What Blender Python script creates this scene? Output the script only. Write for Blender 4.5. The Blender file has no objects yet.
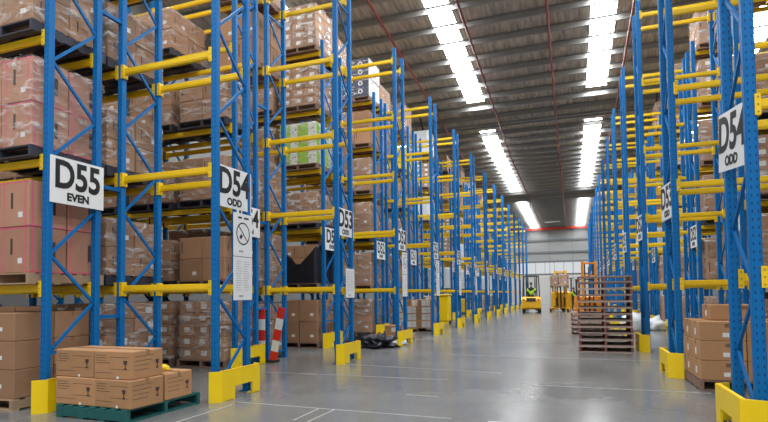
import bpy, bmesh, math, random
from mathutils import Vector, Matrix, noise
random.seed(7)
C = bpy.context.scene.collection
PI = math.pi

# ------------------------------------------------------------------ materials
def new_mat(name):
    m = bpy.data.materials.new(name); m.use_nodes = True
    nt = m.node_tree; nt.nodes.clear()
    out = nt.nodes.new('ShaderNodeOutputMaterial')
    return m, nt, out

def N(nt, t, **kw):
    n = nt.nodes.new(t)
    for k, v in kw.items():
        if k in n.inputs.keys(): n.inputs[k].default_value = v
        else: setattr(n, k, v)
    return n

def mat(name, col, rough=.5, metal=0, var=.12, scale=6, bump=0, rnd=0, bscale=60, spec=.5, stretch=None):
    """plain surface whose base colour wanders a little; rnd: per-object change of tone"""
    m, nt, out = new_mat(name); L = nt.links.new
    b = N(nt, 'ShaderNodeBsdfPrincipled'); b.inputs['Roughness'].default_value = rough
    b.inputs['Metallic'].default_value = metal; b.inputs['Specular IOR Level'].default_value = spec
    tc = N(nt, 'ShaderNodeTexCoord'); mp = N(nt, 'ShaderNodeMapping'); L(tc.outputs['Object'], mp.inputs[0])
    if stretch: mp.inputs['Scale'].default_value = stretch
    no = N(nt, 'ShaderNodeTexNoise'); no.inputs['Scale'].default_value = scale; no.inputs['Detail'].default_value = 4
    L(mp.outputs[0], no.inputs['Vector'])
    mix = N(nt, 'ShaderNodeMix'); mix.data_type = 'RGBA'
    mix.inputs[6].default_value = tuple(c*(1-var) for c in col)+(1,)
    mix.inputs[7].default_value = tuple(min(1, c*(1+var)) for c in col)+(1,)
    L(no.outputs['Fac'], mix.inputs[0]); last = mix.outputs[2]
    if rnd:
        oi = N(nt, 'ShaderNodeObjectInfo'); mr = N(nt, 'ShaderNodeMapRange')
        mr.inputs['To Min'].default_value = 1-rnd; mr.inputs['To Max'].default_value = 1+rnd
        L(oi.outputs['Random'], mr.inputs['Value'])
        hs = N(nt, 'ShaderNodeHueSaturation'); L(mr.outputs[0], hs.inputs['Value']); L(last, hs.inputs['Color']); last = hs.outputs[0]
    L(last, b.inputs['Base Color'])
    if bump:
        n2 = N(nt, 'ShaderNodeTexNoise'); n2.inputs['Scale'].default_value = bscale; L(mp.outputs[0], n2.inputs['Vector'])
        bp = N(nt, 'ShaderNodeBump'); bp.inputs['Strength'].default_value = bump; bp.inputs['Distance'].default_value = .02
        L(n2.outputs['Fac'], bp.inputs['Height']); L(bp.outputs[0], b.inputs['Normal'])
    L(b.outputs[0], out.inputs[0])
    return m

M = {}
M['blue'] = mat('blue_powder_coat', (.0012, .14, .41), .5, var=.15, scale=3, rnd=.12, spec=.25)
M['yellow'] = mat('yellow_powder_coat', (.86, .56, .006), .42, var=.1, scale=3, rnd=.1)
M['guard'] = mat('yellow_guard_paint', (.98, .66, .003), .38, var=.08, scale=5, rnd=.04)
M['kraft'] = mat('kraft_cardboard', (.39, .215, .118), .75, var=.12, scale=5, rnd=.2, bump=.15, bscale=12)
M['kraft2'] = mat('tan_cardboard', (.44, .235, .11), .75, var=.10, scale=5, rnd=.12, bump=.15, bscale=12)
M['kraft3'] = mat('pinkish_cardboard', (.44, .225, .15), .75, var=.1, scale=5, rnd=.12, bump=.15, bscale=12)
M['brass'] = mat('dull_bolt', (.35, .25, .05), .5)
M['tape'] = mat('brown_tape', (.36, .20, .10), .25, var=.1)
M['pink'] = mat('pink_tape', (.75, .12, .22), .4, var=.1)
M['label'] = mat('white_label', (.78, .78, .76), .5, var=.04)
M['print'] = mat('carton_print', (.07, .045, .035), .7, var=.2)
M['green'] = mat('lime_carton', (.32, .56, .03), .6, var=.1)
M['whitebox'] = mat('white_carton', (.70, .72, .68), .6, var=.06)
M['navy'] = mat('navy_carton', (.018, .025, .075), .55, var=.2)
M['wood'] = mat('pallet_wood', (.25, .155, .115), .8, var=.35, scale=9, rnd=.2, stretch=(1, 6, 6))
M['woodgrey'] = mat('grey_pallet_board', (.36, .27, .23), .8, var=.25, scale=9, rnd=.25, stretch=(1, 6, 6))
M['woodred'] = mat('reddish_bearer', (.20, .075, .055), .8, var=.25, scale=9, rnd=.2)
M['woodpale'] = mat('pale_pallet_wood', (.40, .27, .17), .8, var=.25, scale=9, rnd=.15, stretch=(1, 6, 6))
M['darkpal'] = mat('dark_pallet', (.035, .035, .05), .6, var=.3, rnd=.2)
M['greenpal'] = mat('green_painted_pallet', (.008, .105, .10), .6, var=.35, scale=12)
M['signwhite'] = mat('sign_white', (.80, .81, .82), .4, var=.02)
M['black'] = mat('black_lettering', (.006, .006, .008), .5, var=.1)
M['grey'] = mat('grey_print', (.35, .36, .38), .6, var=.1)
M['rubber'] = mat('black_rubber', (.012, .012, .013), .7, var=.3)
M['orange'] = mat('orange_machine_paint', (.85, .30, .01), .35, var=.1)
M['amber'] = mat('amber_machine_paint', (.85, .45, .01), .35, var=.1)
M['steel'] = mat('dark_steel', (.05, .05, .055), .45, metal=.3, var=.2)
M['hivis'] = mat('hi_vis_yellow', (.45, .85, .02), .7, var=.1)
M['navycloth'] = mat('navy_work_cloth', (.012, .016, .04), .85, var=.2)
M['skin'] = mat('skin_tone', (.40, .22, .15), .55, var=.05)
M['hair'] = mat('dark_hair', (.02, .013, .01), .7, var=.2)
M['red'] = mat('red_paint', (.62, .03, .012), .4, var=.12)
M['pipered'] = mat('sprinkler_pipe_red', (.22, .02, .018), .4, var=.15)
M['blackwrap'] = mat('black_stretch_film', (.012, .014, .022), .28, var=.3, bump=.6, bscale=9)
M['whitewrap'] = mat('white_stretch_film', (.66, .70, .74), .3, var=.12, bump=.6, bscale=9)
M['galv'] = mat('galvanised_purlin', (.34, .34, .33), .42, metal=.55, var=.15, scale=4, stretch=(.4, 4, 4))
M['beamgrey'] = mat('portal_beam_grey', (.05, .05, .055), .6, var=.2)
M['wallpanel'] = mat('precast_wall', (.46, .455, .43), .8, var=.07, scale=.8)
M['wallclad'] = mat('wall_cladding', (.25, .255, .25), .6, var=.06, scale=.6)
M['girt'] = mat('wall_girt', (.13, .135, .14), .6, var=.1)
M['yellowtop'] = mat('yellow_film', (.80, .55, .02), .4, var=.1)

def film():
    """clear stretch film: mostly clear with whitish glossy creases"""
    m, nt, out = new_mat('clear_stretch_film'); L = nt.links.new
    tc = N(nt, 'ShaderNodeTexCoord'); mp = N(nt, 'ShaderNodeMapping'); mp.inputs['Scale'].default_value = (1.2, 1.2, 3.4)
    mp.inputs['Rotation'].default_value = (.25, .35, 0)
    oi = N(nt, 'ShaderNodeObjectInfo'); sc = N(nt, 'ShaderNodeVectorMath'); sc.operation = 'ADD'
    cb = N(nt, 'ShaderNodeCombineXYZ'); ml = N(nt, 'ShaderNodeMath'); ml.operation = 'MULTIPLY'; ml.inputs[1].default_value = 37
    L(oi.outputs['Random'], ml.inputs[0]); L(ml.outputs[0], cb.inputs[0]); L(tc.outputs['Object'], sc.inputs[0]); L(cb.outputs[0], sc.inputs[1])
    L(sc.outputs[0], mp.inputs[0])
    no = N(nt, 'ShaderNodeTexNoise'); no.inputs['Scale'].default_value = 2.6; no.inputs['Detail'].default_value = 5
    no.inputs['Distortion'].default_value = 1.2; L(mp.outputs[0], no.inputs['Vector'])
    cr = N(nt, 'ShaderNodeValToRGB'); cr.color_ramp.elements[0].position = .50; cr.color_ramp.elements[0].color = (.06, .06, .06, 1)
    cr.color_ramp.elements[1].position = .68; cr.color_ramp.elements[1].color = (.62, .62, .62, 1)
    L(no.outputs['Fac'], cr.inputs[0])
    tr = N(nt, 'ShaderNodeBsdfTransparent'); pr = N(nt, 'ShaderNodeBsdfPrincipled')
    pr.inputs['Base Color'].default_value = (.72, .70, .69, 1); pr.inputs['Roughness'].default_value = .22
    bp = N(nt, 'ShaderNodeBump'); bp.inputs['Strength'].default_value = .8; bp.inputs['Distance'].default_value = .05
    L(no.outputs['Fac'], bp.inputs['Height']); L(bp.outputs[0], pr.inputs['Normal'])
    mx = N(nt, 'ShaderNodeMixShader'); L(cr.outputs[0], mx.inputs[0]); L(tr.outputs[0], mx.inputs[1]); L(pr.outputs[0], mx.inputs[2])
    L(mx.outputs[0], out.inputs[0]); return m
M['film'] = film()

def post_mat():
    """blue upright with rows of punched slots on the faces"""
    m, nt, out = new_mat('blue_perforated_upright'); L = nt.links.new
    b = N(nt, 'ShaderNodeBsdfPrincipled'); b.inputs['Roughness'].default_value = .5; b.inputs['Specular IOR Level'].default_value = .25
    tc = N(nt, 'ShaderNodeTexCoord'); sx = N(nt, 'ShaderNodeSeparateXYZ'); L(tc.outputs['Object'], sx.inputs[0])
    def mth(op, a, bb=None, c=None):
        n = N(nt, 'ShaderNodeMath'); n.operation = op
        for i, v in enumerate((a, bb, c)):
            if v is None: continue
            if isinstance(v, (int, float)): n.inputs[i].default_value = v
            else: L(v, n.inputs[i])
        return n.outputs[0]
    zf = mth('FRACT', mth('MULTIPLY', sx.outputs[2], 1/.075))
    zz = mth('LESS_THAN', zf, .36)
    def band(o): return mth('LESS_THAN', mth('ABSOLUTE', mth('SUBTRACT', mth('ABSOLUTE', o), .024)), .0065)
    ge = N(nt, 'ShaderNodeNewGeometry'); ns = N(nt, 'ShaderNodeSeparateXYZ'); L(ge.outputs['Normal'], ns.inputs[0])
    fy = mth('GREATER_THAN', mth('ABSOLUTE', ns.outputs[1]), .7)
    msk = mth('MULTIPLY', mth('MULTIPLY', zz, band(sx.outputs[0])), fy)
    mix = N(nt, 'ShaderNodeMix'); mix.data_type = 'RGBA'
    no = N(nt, 'ShaderNodeTexNoise'); no.inputs['Scale'].default_value = 3; L(tc.outputs['Object'], no.inputs['Vector'])
    base = N(nt, 'ShaderNodeMix'); base.data_type = 'RGBA'
    base.inputs[6].default_value = (.001, .125, .37, 1); base.inputs[7].default_value = (.0015, .16, .46, 1)
    L(no.outputs['Fac'], base.inputs[0]); L(base.outputs[2], mix.inputs[6]); mix.inputs[7].default_value = (.001, .055, .18, 1)
    L(msk, mix.inputs[0]); L(mix.outputs[2], b.inputs['Base Color']); L(b.outputs[0], out.inputs[0]); return m
M['post'] = post_mat()

def floor_mat():
    m, nt, out = new_mat('polished_concrete'); L = nt.links.new
    b = N(nt, 'ShaderNodeBsdfPrincipled'); b.inputs['Specular IOR Level'].default_value = .55
    tc = N(nt, 'ShaderNodeTexCoord')
    n1 = N(nt, 'ShaderNodeTexNoise'); n1.inputs['Scale'].default_value = .55; n1.inputs['Detail'].default_value = 8; n1.inputs['Roughness'].default_value = .65
    n2 = N(nt, 'ShaderNodeTexNoise'); n2.inputs['Scale'].default_value = 9; n2.inputs['Detail'].default_value = 6
    L(tc.outputs['Object'], n1.inputs['Vector']); L(tc.outputs['Object'], n2.inputs['Vector'])
    c1 = N(nt, 'ShaderNodeMix'); c1.data_type = 'RGBA'; c1.inputs[6].default_value = (.085, .089, .097, 1); c1.inputs[7].default_value = (.27, .265, .25, 1)
    L(n1.outputs['Fac'], c1.inputs[0])
    c2 = N(nt, 'ShaderNodeMix'); c2.data_type = 'RGBA'; c2.blend_type = 'MULTIPLY'; c2.inputs[0].default_value = .35
    L(c1.outputs[2], c2.inputs[6]); L(n2.outputs['Color'], c2.inputs[7])
    hs = N(nt, 'ShaderNodeHueSaturation'); hs.inputs['Saturation'].default_value = .5; hs.inputs['Value'].default_value = 1.15; L(c2.outputs[2], hs.inputs['Color'])
    L(hs.outputs[0], b.inputs['Base Color'])
    mr = N(nt, 'ShaderNodeMapRange'); mr.inputs['To Min'].default_value = .13; mr.inputs['To Max'].default_value = .30
    L(n1.outputs['Fac'], mr.inputs['Value']); L(mr.outputs[0], b.inputs['Roughness'])
    L(b.outputs[0], out.inputs[0]); return m
M['floor'] = floor_mat()
M['joint'] = mat('pale_floor_line', (.36, .36, .34), .5, var=.4, scale=14)

def roof_mat():
    m, nt, out = new_mat('foil_roof_lining'); L = nt.links.new
    b = N(nt, 'ShaderNodeBsdfPrincipled'); b.inputs['Roughness'].default_value = .5; b.inputs['Metallic'].default_value = .25
    tc = N(nt, 'ShaderNodeTexCoord'); mp = N(nt, 'ShaderNodeMapping'); mp.inputs['Scale'].default_value = (7, .8, 1)
    L(tc.outputs['Object'], mp.inputs[0])
    n1 = N(nt, 'ShaderNodeTexNoise'); n1.inputs['Scale'].default_value = 1.3; n1.inputs['Detail'].default_value = 5; L(mp.outputs[0], n1.inputs['Vector'])
    cr = N(nt, 'ShaderNodeValToRGB'); cr.color_ramp.elements[0].position = .3; cr.color_ramp.elements[0].color = (.28, .255, .23, 1)
    cr.color_ramp.elements[1].position = .7; cr.color_ramp.elements[1].color = (.66, .59, .51, 1)
    L(n1.outputs['Fac'], cr.inputs[0]); L(cr.outputs[0], b.inputs['Base Color'])
    wv = N(nt, 'ShaderNodeTexWave'); wv.inputs['Scale'].default_value = 3.2; wv.bands_direction = 'X'; L(tc.outputs['Object'], wv.inputs['Vector'])
    bp = N(nt, 'ShaderNodeBump'); bp.inputs['Strength'].default_value = .35; bp.inputs['Distance'].default_value = .03
    L(wv.outputs['Fac'], bp.inputs['Height']); L(bp.outputs[0], b.inputs['Normal'])
    L(b.outputs[0], out.inputs[0]); return m
M['roof'] = roof_mat()

def emit(name, col, s):
    m, nt, out = new_mat(name); e = N(nt, 'ShaderNodeEmission'); e.inputs[0].default_value = col+(1,); e.inputs[1].default_value = s
    nt.links.new(e.outputs[0], out.inputs[0]); return m
M['skylight'] = emit('daylit_translucent_sheet', (.95, .98, 1.0), 24)
M['window'] = emit('daylit_window_strip', (.92, .96, 1.0), .62)

# ------------------------------------------------------------------ mesh helpers
class MB:
    def __init__(s): s.bm = bmesh.new(); s.mats = []
    def mi(s, m):
        if m not in s.mats: s.mats.append(m)
        return s.mats.index(m)
    def box(s, a, b, m, bevel=0, mx=None):
        v = [s.bm.verts.new((x, y, z)) for x in (a[0], b[0]) for y in (a[1], b[1]) for z in (a[2], b[2])]
        i = s.mi(m); fs = []
        for q in ((0,1,3,2),(4,6,7,5),(0,4,5,1),(2,3,7,6),(0,2,6,4),(1,5,7,3)):
            f = s.bm.faces.new([v[k] for k in q]); f.material_index = i; fs.append(f)
        if bevel:
            es = list({e for f in fs for e in f.edges})
            r = bmesh.ops.bevel(s.bm, geom=es, offset=bevel, segments=1, affect='EDGES', clamp_overlap=True)
            v = list({w for f in r['faces'] for w in f.verts} | {w for w in v if w.is_valid})
        if mx is not None:
            for w in v:
                if w.is_valid: w.co = mx @ w.co
        return s
    def bar(s, p, q, w, h, m, up=(0, 0, 1)):
        p, q = Vector(p), Vector(q); d = (q-p); L = d.length; d.normalize()
        u = Vector(up)
        if abs(d.dot(u)) > .95: u = Vector((1, 0, 0))
        sd = d.cross(u).normalized(); u = sd.cross(d).normalized()
        mx = Matrix(((sd.x, d.x, u.x, p.x), (sd.y, d.y, u.y, p.y), (sd.z, d.z, u.z, p.z), (0, 0, 0, 1)))
        return s.box((-w/2, 0, -h/2), (w/2, L, h/2), m, mx=mx)
    def tube(s, p, q, r, m, n=10, r2=None):
        p, q = Vector(p), Vector(q); d = (q-p).normalized(); r2 = r if r2 is None else r2
        u = Vector((0, 0, 1)) if abs(d.z) < .9 else Vector((1, 0, 0)); a = d.cross(u).normalized(); b = a.cross(d)
        i = s.mi(m)
        A = [s.bm.verts.new(p+(a*math.cos(t)+b*math.sin(t))*r) for t in (2*PI*k/n for k in range(n))]
        B = [s.bm.verts.new(q+(a*math.cos(t)+b*math.sin(t))*r2) for t in (2*PI*k/n for k in range(n))]
        for k in range(n):
            f = s.bm.faces.new((A[k], A[(k+1) % n], B[(k+1) % n], B[k])); f.material_index = i; f.smooth = True
        for c in (A[::-1], B): s.bm.faces.new(c).material_index = i
        return s
    def prism(s, pts, a, b, axis, m):
        """polygon pts (2D) swept from a to b along axis"""
        def P(u, v, t): return {'x': (t, u, v), 'y': (u, t, v), 'z': (u, v, t)}[axis]
        i = s.mi(m); A = [s.bm.verts.new(P(u, v, a)) for u, v in pts]; B = [s.bm.verts.new(P(u, v, b)) for u, v in pts]
        n = len(pts)
        for k in range(n): s.bm.faces.new((A[k], A[(k+1) % n], B[(k+1) % n], B[k])).material_index = i
        s.bm.faces.new(A[::-1]).material_index = i; s.bm.faces.new(B).material_index = i
        return s
    def quad(s, pts, m):
        f = s.bm.faces.new([s.bm.verts.new(p) for p in pts]); f.material_index = s.mi(m); return s
    def mesh(s, name):
        bmesh.ops.recalc_face_normals(s.bm, faces=s.bm.faces)
        me = bpy.data.meshes.new(name); s.bm.to_mesh(me); s.bm.free()
        for m in s.mats: me.materials.append(M[m])
        return me

def put(name, me, parent=None, loc=(0, 0, 0), rz=0):
    o = bpy.data.objects.new(name, me); C.objects.link(o); o.location = loc; o.rotation_euler = (0, 0, rz)
    if parent: o.parent = parent
    return o
def tag(o, label, cat, group=None, kind=None):
    if label: o['label'] = label
    if cat: o['category'] = cat
    if group: o['group'] = group
    if kind: o['kind'] = kind
    return o
def thing(name, label, cat, loc=(0, 0, 0), rz=0, group=None):
    o = put(name, None, None, loc, rz); o.empty_display_size = .2
    return tag(o, label, cat, group)
def struct(name, me, loc=(0, 0, 0), rz=0):
    o = put(name, me, None, loc, rz); o['kind'] = 'structure'; return o
CACHE = {}
def cached(key, fn):
    if key not in CACHE: CACHE[key] = fn()
    return CACHE[key]

# ------------------------------------------------------------------ layout numbers
XL, XLE = -4.553, -6.211            # ends of the projecting and set back rows, left
XR, XRE = 1.60, 3.258               # same, right
YLO, YLE, YRO, YRE = 5.946, 4.794, 5.76, 4.61
P, FD, W1, W2 = 3.909, .717, 1.658, 2.75
LV = [1.506+1.6*i for i in range(5)]
TOP = 8.27
NROW = 14
WY = 66.5
ORD = ['nearest', 'second', 'third', 'fourth', 'fifth', 'sixth', 'seventh', 'eighth', 'ninth', 'tenth', 'eleventh', 'twelfth', 'thirteenth', 'fourteenth', 'fifteenth']
ORD[0] = 'first'
SIDE = {'left': 'green-pallet side', 'right': 'pallet-stack side'}
def Zr(Y): return 9.75+(31-Y)*.085 if Y < 31 else 9.75-.007*(Y-31)

# ------------------------------------------------------------------ setting
b = MB(); b.box((-13, -6, -.2), (10, WY+.3, 0), 'floor'); struct('floor', b.mesh('floor'))
def line_mesh(segs):
    b = MB()
    for (x0, y0, x1, y1, w) in segs:
        b.bar((x0, y0, .002), (x1, y1, .002), w, .003, 'joint')
    return b.mesh('floor_line')
lines = [(-4.18, 5.90, -1.3, 5.80), (-.9, 5.79, .9, 5.77), (-5.6, 8.36, -1.92, 8.39), (-.6, 8.27, 1.72, 8.24), (-4.3, 9.74, -1.2, 9.36), (-2.7, 11.9, 1.7, 11.76),
         (-2.96, 5.22, -2.96, 5.84), (-2.77, 5.2, -2.75, 5.84), (-4.17, 4.6, -4.13, 5.73), (-5.6, 15.6, 1.7, 15.5), (-5.6, 19.5, 1.7, 19.4), (-2.2, 7.0, -1.75, 6.98), (-5.6, 27.3, 1.7, 27.2)]
for n, (a, c, d, e) in enumerate(lines):
    struct('trim_%d' % (n+1), line_mesh([(a, c, d, e, .022)]))
NT = len(lines)

ROT = math.radians(.25)
def rp(x, y, z):                     # the building stands a quarter degree off the rack grid
    c, s = math.cos(ROT), math.sin(ROT); dy = y-42
    return (x*c-dy*s*1.0, 42+x*s+dy*c, z)
SKX = [-14.7+5.22*k for k in range(5)]     # -14.7 -9.48 -4.26 .96 6.18
SKX = [x+.12 for x in SKX]
SEG = [(-6, 5.6), (8.2, 24.4), (27.9, 43.2), (47.5, WY)]
ys = [-6, 31, WY+.2]
# roof lining between the skylight strips, with closed patches where the strips stop
def roof_sheet():
    b = MB(); xs = [-13.2]
    for x in SKX:
        if -13 < x < 10: xs += [x-.4, x+.4]
    xs.append(10.2)
    def sheet(x0, x1, y0, y1):
        cuts = [y0]+([31] if y0 < 31 < y1 else [])+[y1]
        for a, c in zip(cuts, cuts[1:]):
            za, zc = Zr(a), Zr(c)
            for dz in (0, .05):
                b.quad([rp(x0, a, za+dz), rp(x1, a, za+dz), rp(x1, c, zc+dz), rp(x0, c, zc+dz)], 'roof')
    for i in range(0, len(xs), 2): sheet(xs[i], xs[i+1], -6, WY+.2)
    gaps = [(SEG[i][1], SEG[i+1][0]) for i in range(3)]
    for i in range(1, len(xs)-1, 2):
        for g in gaps: sheet(xs[i], xs[i+1], *g)
    return b.mesh('ceiling')
struct('ceiling', roof_sheet())
wn = 1
for x in SKX:
    if not -13 < x < 10: continue
    for (a, c) in SEG:
        b = MB(); cuts = [a]+([31] if a < 31 < c else [])+[c]
        for p0, p1 in zip(cuts, cuts[1:]):
            b.quad([rp(x-.42, p0, Zr(p0)+.03), rp(x+.42, p0, Zr(p0)+.03), rp(x+.42, p1, Zr(p1)+.03), rp(x-.42, p1, Zr(p1)+.03)], 'skylight')
        struct('window_%d' % wn, b.mesh('skylight_strip')); wn += 1
# purlins: Z sections along X
y = 1.0; tn = NT+1
while y < WY-.6:
    z = Zr(y); b = MB()
    p0, p1 = rp(-13, y, z), rp(10, y, z)
    b.bar((p0[0], p0[1], z-.115), (p1[0], p1[1], z-.115), .012, .20, 'galv')
    b.bar((p0[0], p0[1]-.035, z-.018), (p1[0], p1[1]-.035, z-.018), .07, .008, 'galv')
    b.bar((p0[0], p0[1]+.035, z-.215), (p1[0], p1[1]+.035, z-.215), .075, .01, 'galv')
    struct('trim_%d' % tn, b.mesh('purlin')); tn += 1
    y += 1.13
for y in (6.9, 26.4, 45.4):           # deeper portal beams under the purlins
    z = Zr(y); b = MB(); p0, p1 = rp(-13, y, z), rp(10, y, z)
    for dz, w, h in ((-.28, .02, .12), (-.23, .10, .012), (-.34, .10, .012)):
        b.bar((p0[0], p0[1], z+dz), (p1[0], p1[1], z+dz), w, h, 'galv')
    struct('trim_%d' % tn, b.mesh('portal_beam')); tn += 1
# rack-bay bracing seen against the roof: knee braces on the portal beams over the racks
for x in (-6.9, 3.6):
    for y in (6.9, 26.4, 45.4):
        z = Zr(y); b = MB()
        b.bar((x, y-1.6, Zr(y-1.6)-.22), (x, y, z-1.3), .07, .07, 'beamgrey'); b.bar((x, y+1.6, Zr(y+1.6)-.22), (x, y, z-1.3), .07, .07, 'beamgrey')
        b.bar((x, y, z-.6), (x, y, z-1.45), .12, .12, 'beamgrey')
        struct('trim_%d' % tn, b.mesh('knee_brace')); tn += 1
# walls
b = MB()
b.box((-13, WY, 0), (10, WY+.2, 3.3), 'wallpanel')
b.box((-13, WY, 5.25), (10, WY+.2, 9.45), 'wallclad')
for x0, x1 in ((-13, -6.4), (4.2, 10)): b.box((x0, WY, 3.3), (x1, WY+.2, 5.25), 'wallclad')
for z, m in ((3.62, 'girt'), (6.3, 'girt'), (7.75, 'girt'), (5.15, 'girt')): b.box((-13, WY-.12, z-.11), (10, WY-.001, z+.11), m)
for k in range(9): b.box((-13+2.6*k, WY-.03, 0), (-12.96+2.6*k, WY-.001, 9.3), 'girt')
struct('wall_far', b.mesh('wall_far'))
b = MB(); b.box((-6.4, WY+.04, 3.7), (4.2, WY+.08, 5.06), 'window')
for k in range(1, 10): b.box((-6.4+k*1.08, WY, 3.7), (-6.36+k*1.08, WY+.035, 5.06), 'girt')
struct('window_%d' % wn, b.mesh('window_strip')); wn += 1
b = MB(); b.box((-13.2, -6, 0), (-13, WY+.2, 12.9), 'wallclad'); struct('wall_left', b.mesh('wall_left'))
b = MB(); b.box((10, -6, 0), (10.2, WY+.2, 12.9), 'wallclad'); struct('wall_right', b.mesh('wall_right'))
b = MB(); b.box((-13, WY-.42, 9.0), (10, WY-.12, 9.22), 'red'); struct('trim_%d' % tn, b.mesh('red_beam')); tn += 1
# sprinkler mains
for x, nm in ((-5.85, 'above the D54-ODD rack end'), (-3.2, 'beside the skylight strip of the green-pallet side'), (-.57, 'in the middle between the two skylight strips'), (2.0, 'above the pallet-stack side rack ends')):
    t = thing('sprinkler_pipe', 'long thin red sprinkler pipe along the ceiling '+nm, 'pipe', (0, 0, 0), 0, 'red sprinkler pipes under the roof')
    b = MB()
    b.tube((x, -5, Zr(-5)-.5), (x, 31, Zr(31)-.5), .042, 'pipered', 8); b.tube((x, 31, Zr(31)-.5), (x, WY-.5, Zr(WY)-.5), .042, 'pipered', 8)
    put('pipe_run', b.mesh('pipe_run'), t)
    for k in range(14):
        yy = 9+k*4.0
        def hm():
            b = MB(); b.tube((0, 0, .04), (0, 0, -.05), .012, 'pipered', 6); b.tube((0, 0, -.05), (0, 0, -.06), .03, 'pipered', 8); b.bar((0, 0, 0), (0, 0, .485), .012, .012, 'galv')
            return b.mesh('sprinkler_head')
        put('sprinkler_head', cached('sph', hm), t, (x, yy, Zr(yy)-.5))

# ------------------------------------------------------------------ racks
PW, PD = .100, .085
def post_mesh():
    b = MB(); b.box((-PW/2, -PD/2, .008), (PW/2, PD/2, TOP), 'post', bevel=.012); b.box((-.08, -.07, 0), (.08, .07, .01), 'blue'); return b.mesh('upright_post')
def brace_mesh(flip):
    b = MB(); y0, y1 = PD/2-.01, FD-PD/2+.01
    z, side, pts = .10, (1 if flip else 0), []
    z = .70 if flip else .15
    if flip: pts = [(0, .70)]; cur = 1; z = 1.32
    else: pts = [(0, .15)]; cur = 1; z = .77
    while z < TOP-.15:
        pts.append((cur, z)); cur = 1-cur; z += .622
    for (s0, z0), (s1, z1) in zip(pts, pts[1:]):
        b.bar((0, y0 if s0 == 0 else y1, z0), (0, y0 if s1 == 0 else y1, z1), .028, .036, 'blue')
    for zz in (pts[0][1]+.0, pts[-1][1]-.0): b.bar((0, y0, zz), (0, y1, zz), .028, .036, 'blue')
    return b.mesh('bracing')
def beam_mesh(L):
    b = MB(); b.box((0, -.025, -.042), (L, .025, .055), 'yellow', bevel=.006)
    b.box((0, -.032, -.02), (L, -.022, .010), 'yellow')           # the stepped face of the beam
    return b.mesh('pallet_beam')
def conn_mesh():
    b = MB(); b.box((-.006, -.050, -.10), (.022, .036, .10), 'yellow', bevel=.003); b.box((-.03, -.056, -.10), (.02, -.048, .10), 'yellow')
    for z in (-.07, 0, .07): b.box((-.012, -.060, z-.007), (.003, -.0555, z+.007), 'brass')
    return b.mesh('beam_connector')
def rack_row(label, x0, y0, xs, sgn, levels, flip, detail, spacers=False):
    """xs: distances of the frames from the row end; the row runs away from the central aisle"""
    t = thing('pallet_rack', label, 'rack', (x0, y0, 0), 0, None)
    for d in xs:
        for yy in (0, FD): put('upright_post', cached('post', post_mesh), t, (sgn*d, yy, 0))
        br = put('bracing', cached(('br', flip), lambda: brace_mesh(flip)), t, (sgn*d, 0, 0))
    for a, c in zip(xs, xs[1:]):
        L = (c-a)-PW-.004; xa = min(sgn*a, sgn*c)+PW/2+.002
        for z in levels:
            for yy in (0, FD):
                bm = put('pallet_beam', cached(('beam', round(L, 3)), lambda: beam_mesh(L)), t, (xa, yy, z))
                if detail:
                    c1 = put('beam_connector', cached('conn', conn_mesh), bm, (.004, 0, 0)); c2 = put('beam_connector', cached('conn', conn_mesh), bm, (L-.004, 0, 0)); c2.scale = (-1, 1, 1)
    if spacers:
        for z in (1.12, 2.95, 5.45):
            for d in xs:
                put('row_spacer', cached('spc', lambda: MB().box((-.025, FD+PD/2, -.025), (.025, P*0+1.152-PD/2, .025), 'blue').mesh('row_spacer')), t, (sgn*d, 0, z))
    return t
LEVN = ['floor', 'first beam level', 'second beam level', 'third beam level', 'fourth beam level', 'fifth beam level']
def code(k, odd):
    """what the sign at this row end reads"""
    n = 54-k if odd else 55-k
    return 'D%d %s' % (n, 'ODD' if odd else 'EVEN')
def rowname(side, k, odd):
    if k <= 3: return '%s rack, %s' % (code(k, odd).replace(' ', '-'), SIDE[side])
    return '%s %s rack, %s' % (ORD[k], 'projecting' if odd else 'set-back', SIDE[side])
for side, sgn, xo, xe, yo, ye in (('left', -1, XL, XLE, YLO, YLE), ('right', 1, XR, XRE, YRO, YRE)):
    for k in range(NROW):
        near = k <= 2
        deep = [0, W2, 2*W2] if k <= 1 else [0, W2]
        rack_row('tall blue and yellow %s, empty bay at its aisle end' % rowname(side, k, True), xo, yo+k*P,
                 [0, W1]+[W1+d for d in deep[1:]][:2 if k <= 1 else 1], sgn, LV, False, near)
        if True:
            rack_row('tall blue and yellow %s, ending back from the aisle' % rowname(side, k, False), xe, ye+k*P, deep, sgn, LV, True, near, spacers=near)

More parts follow.
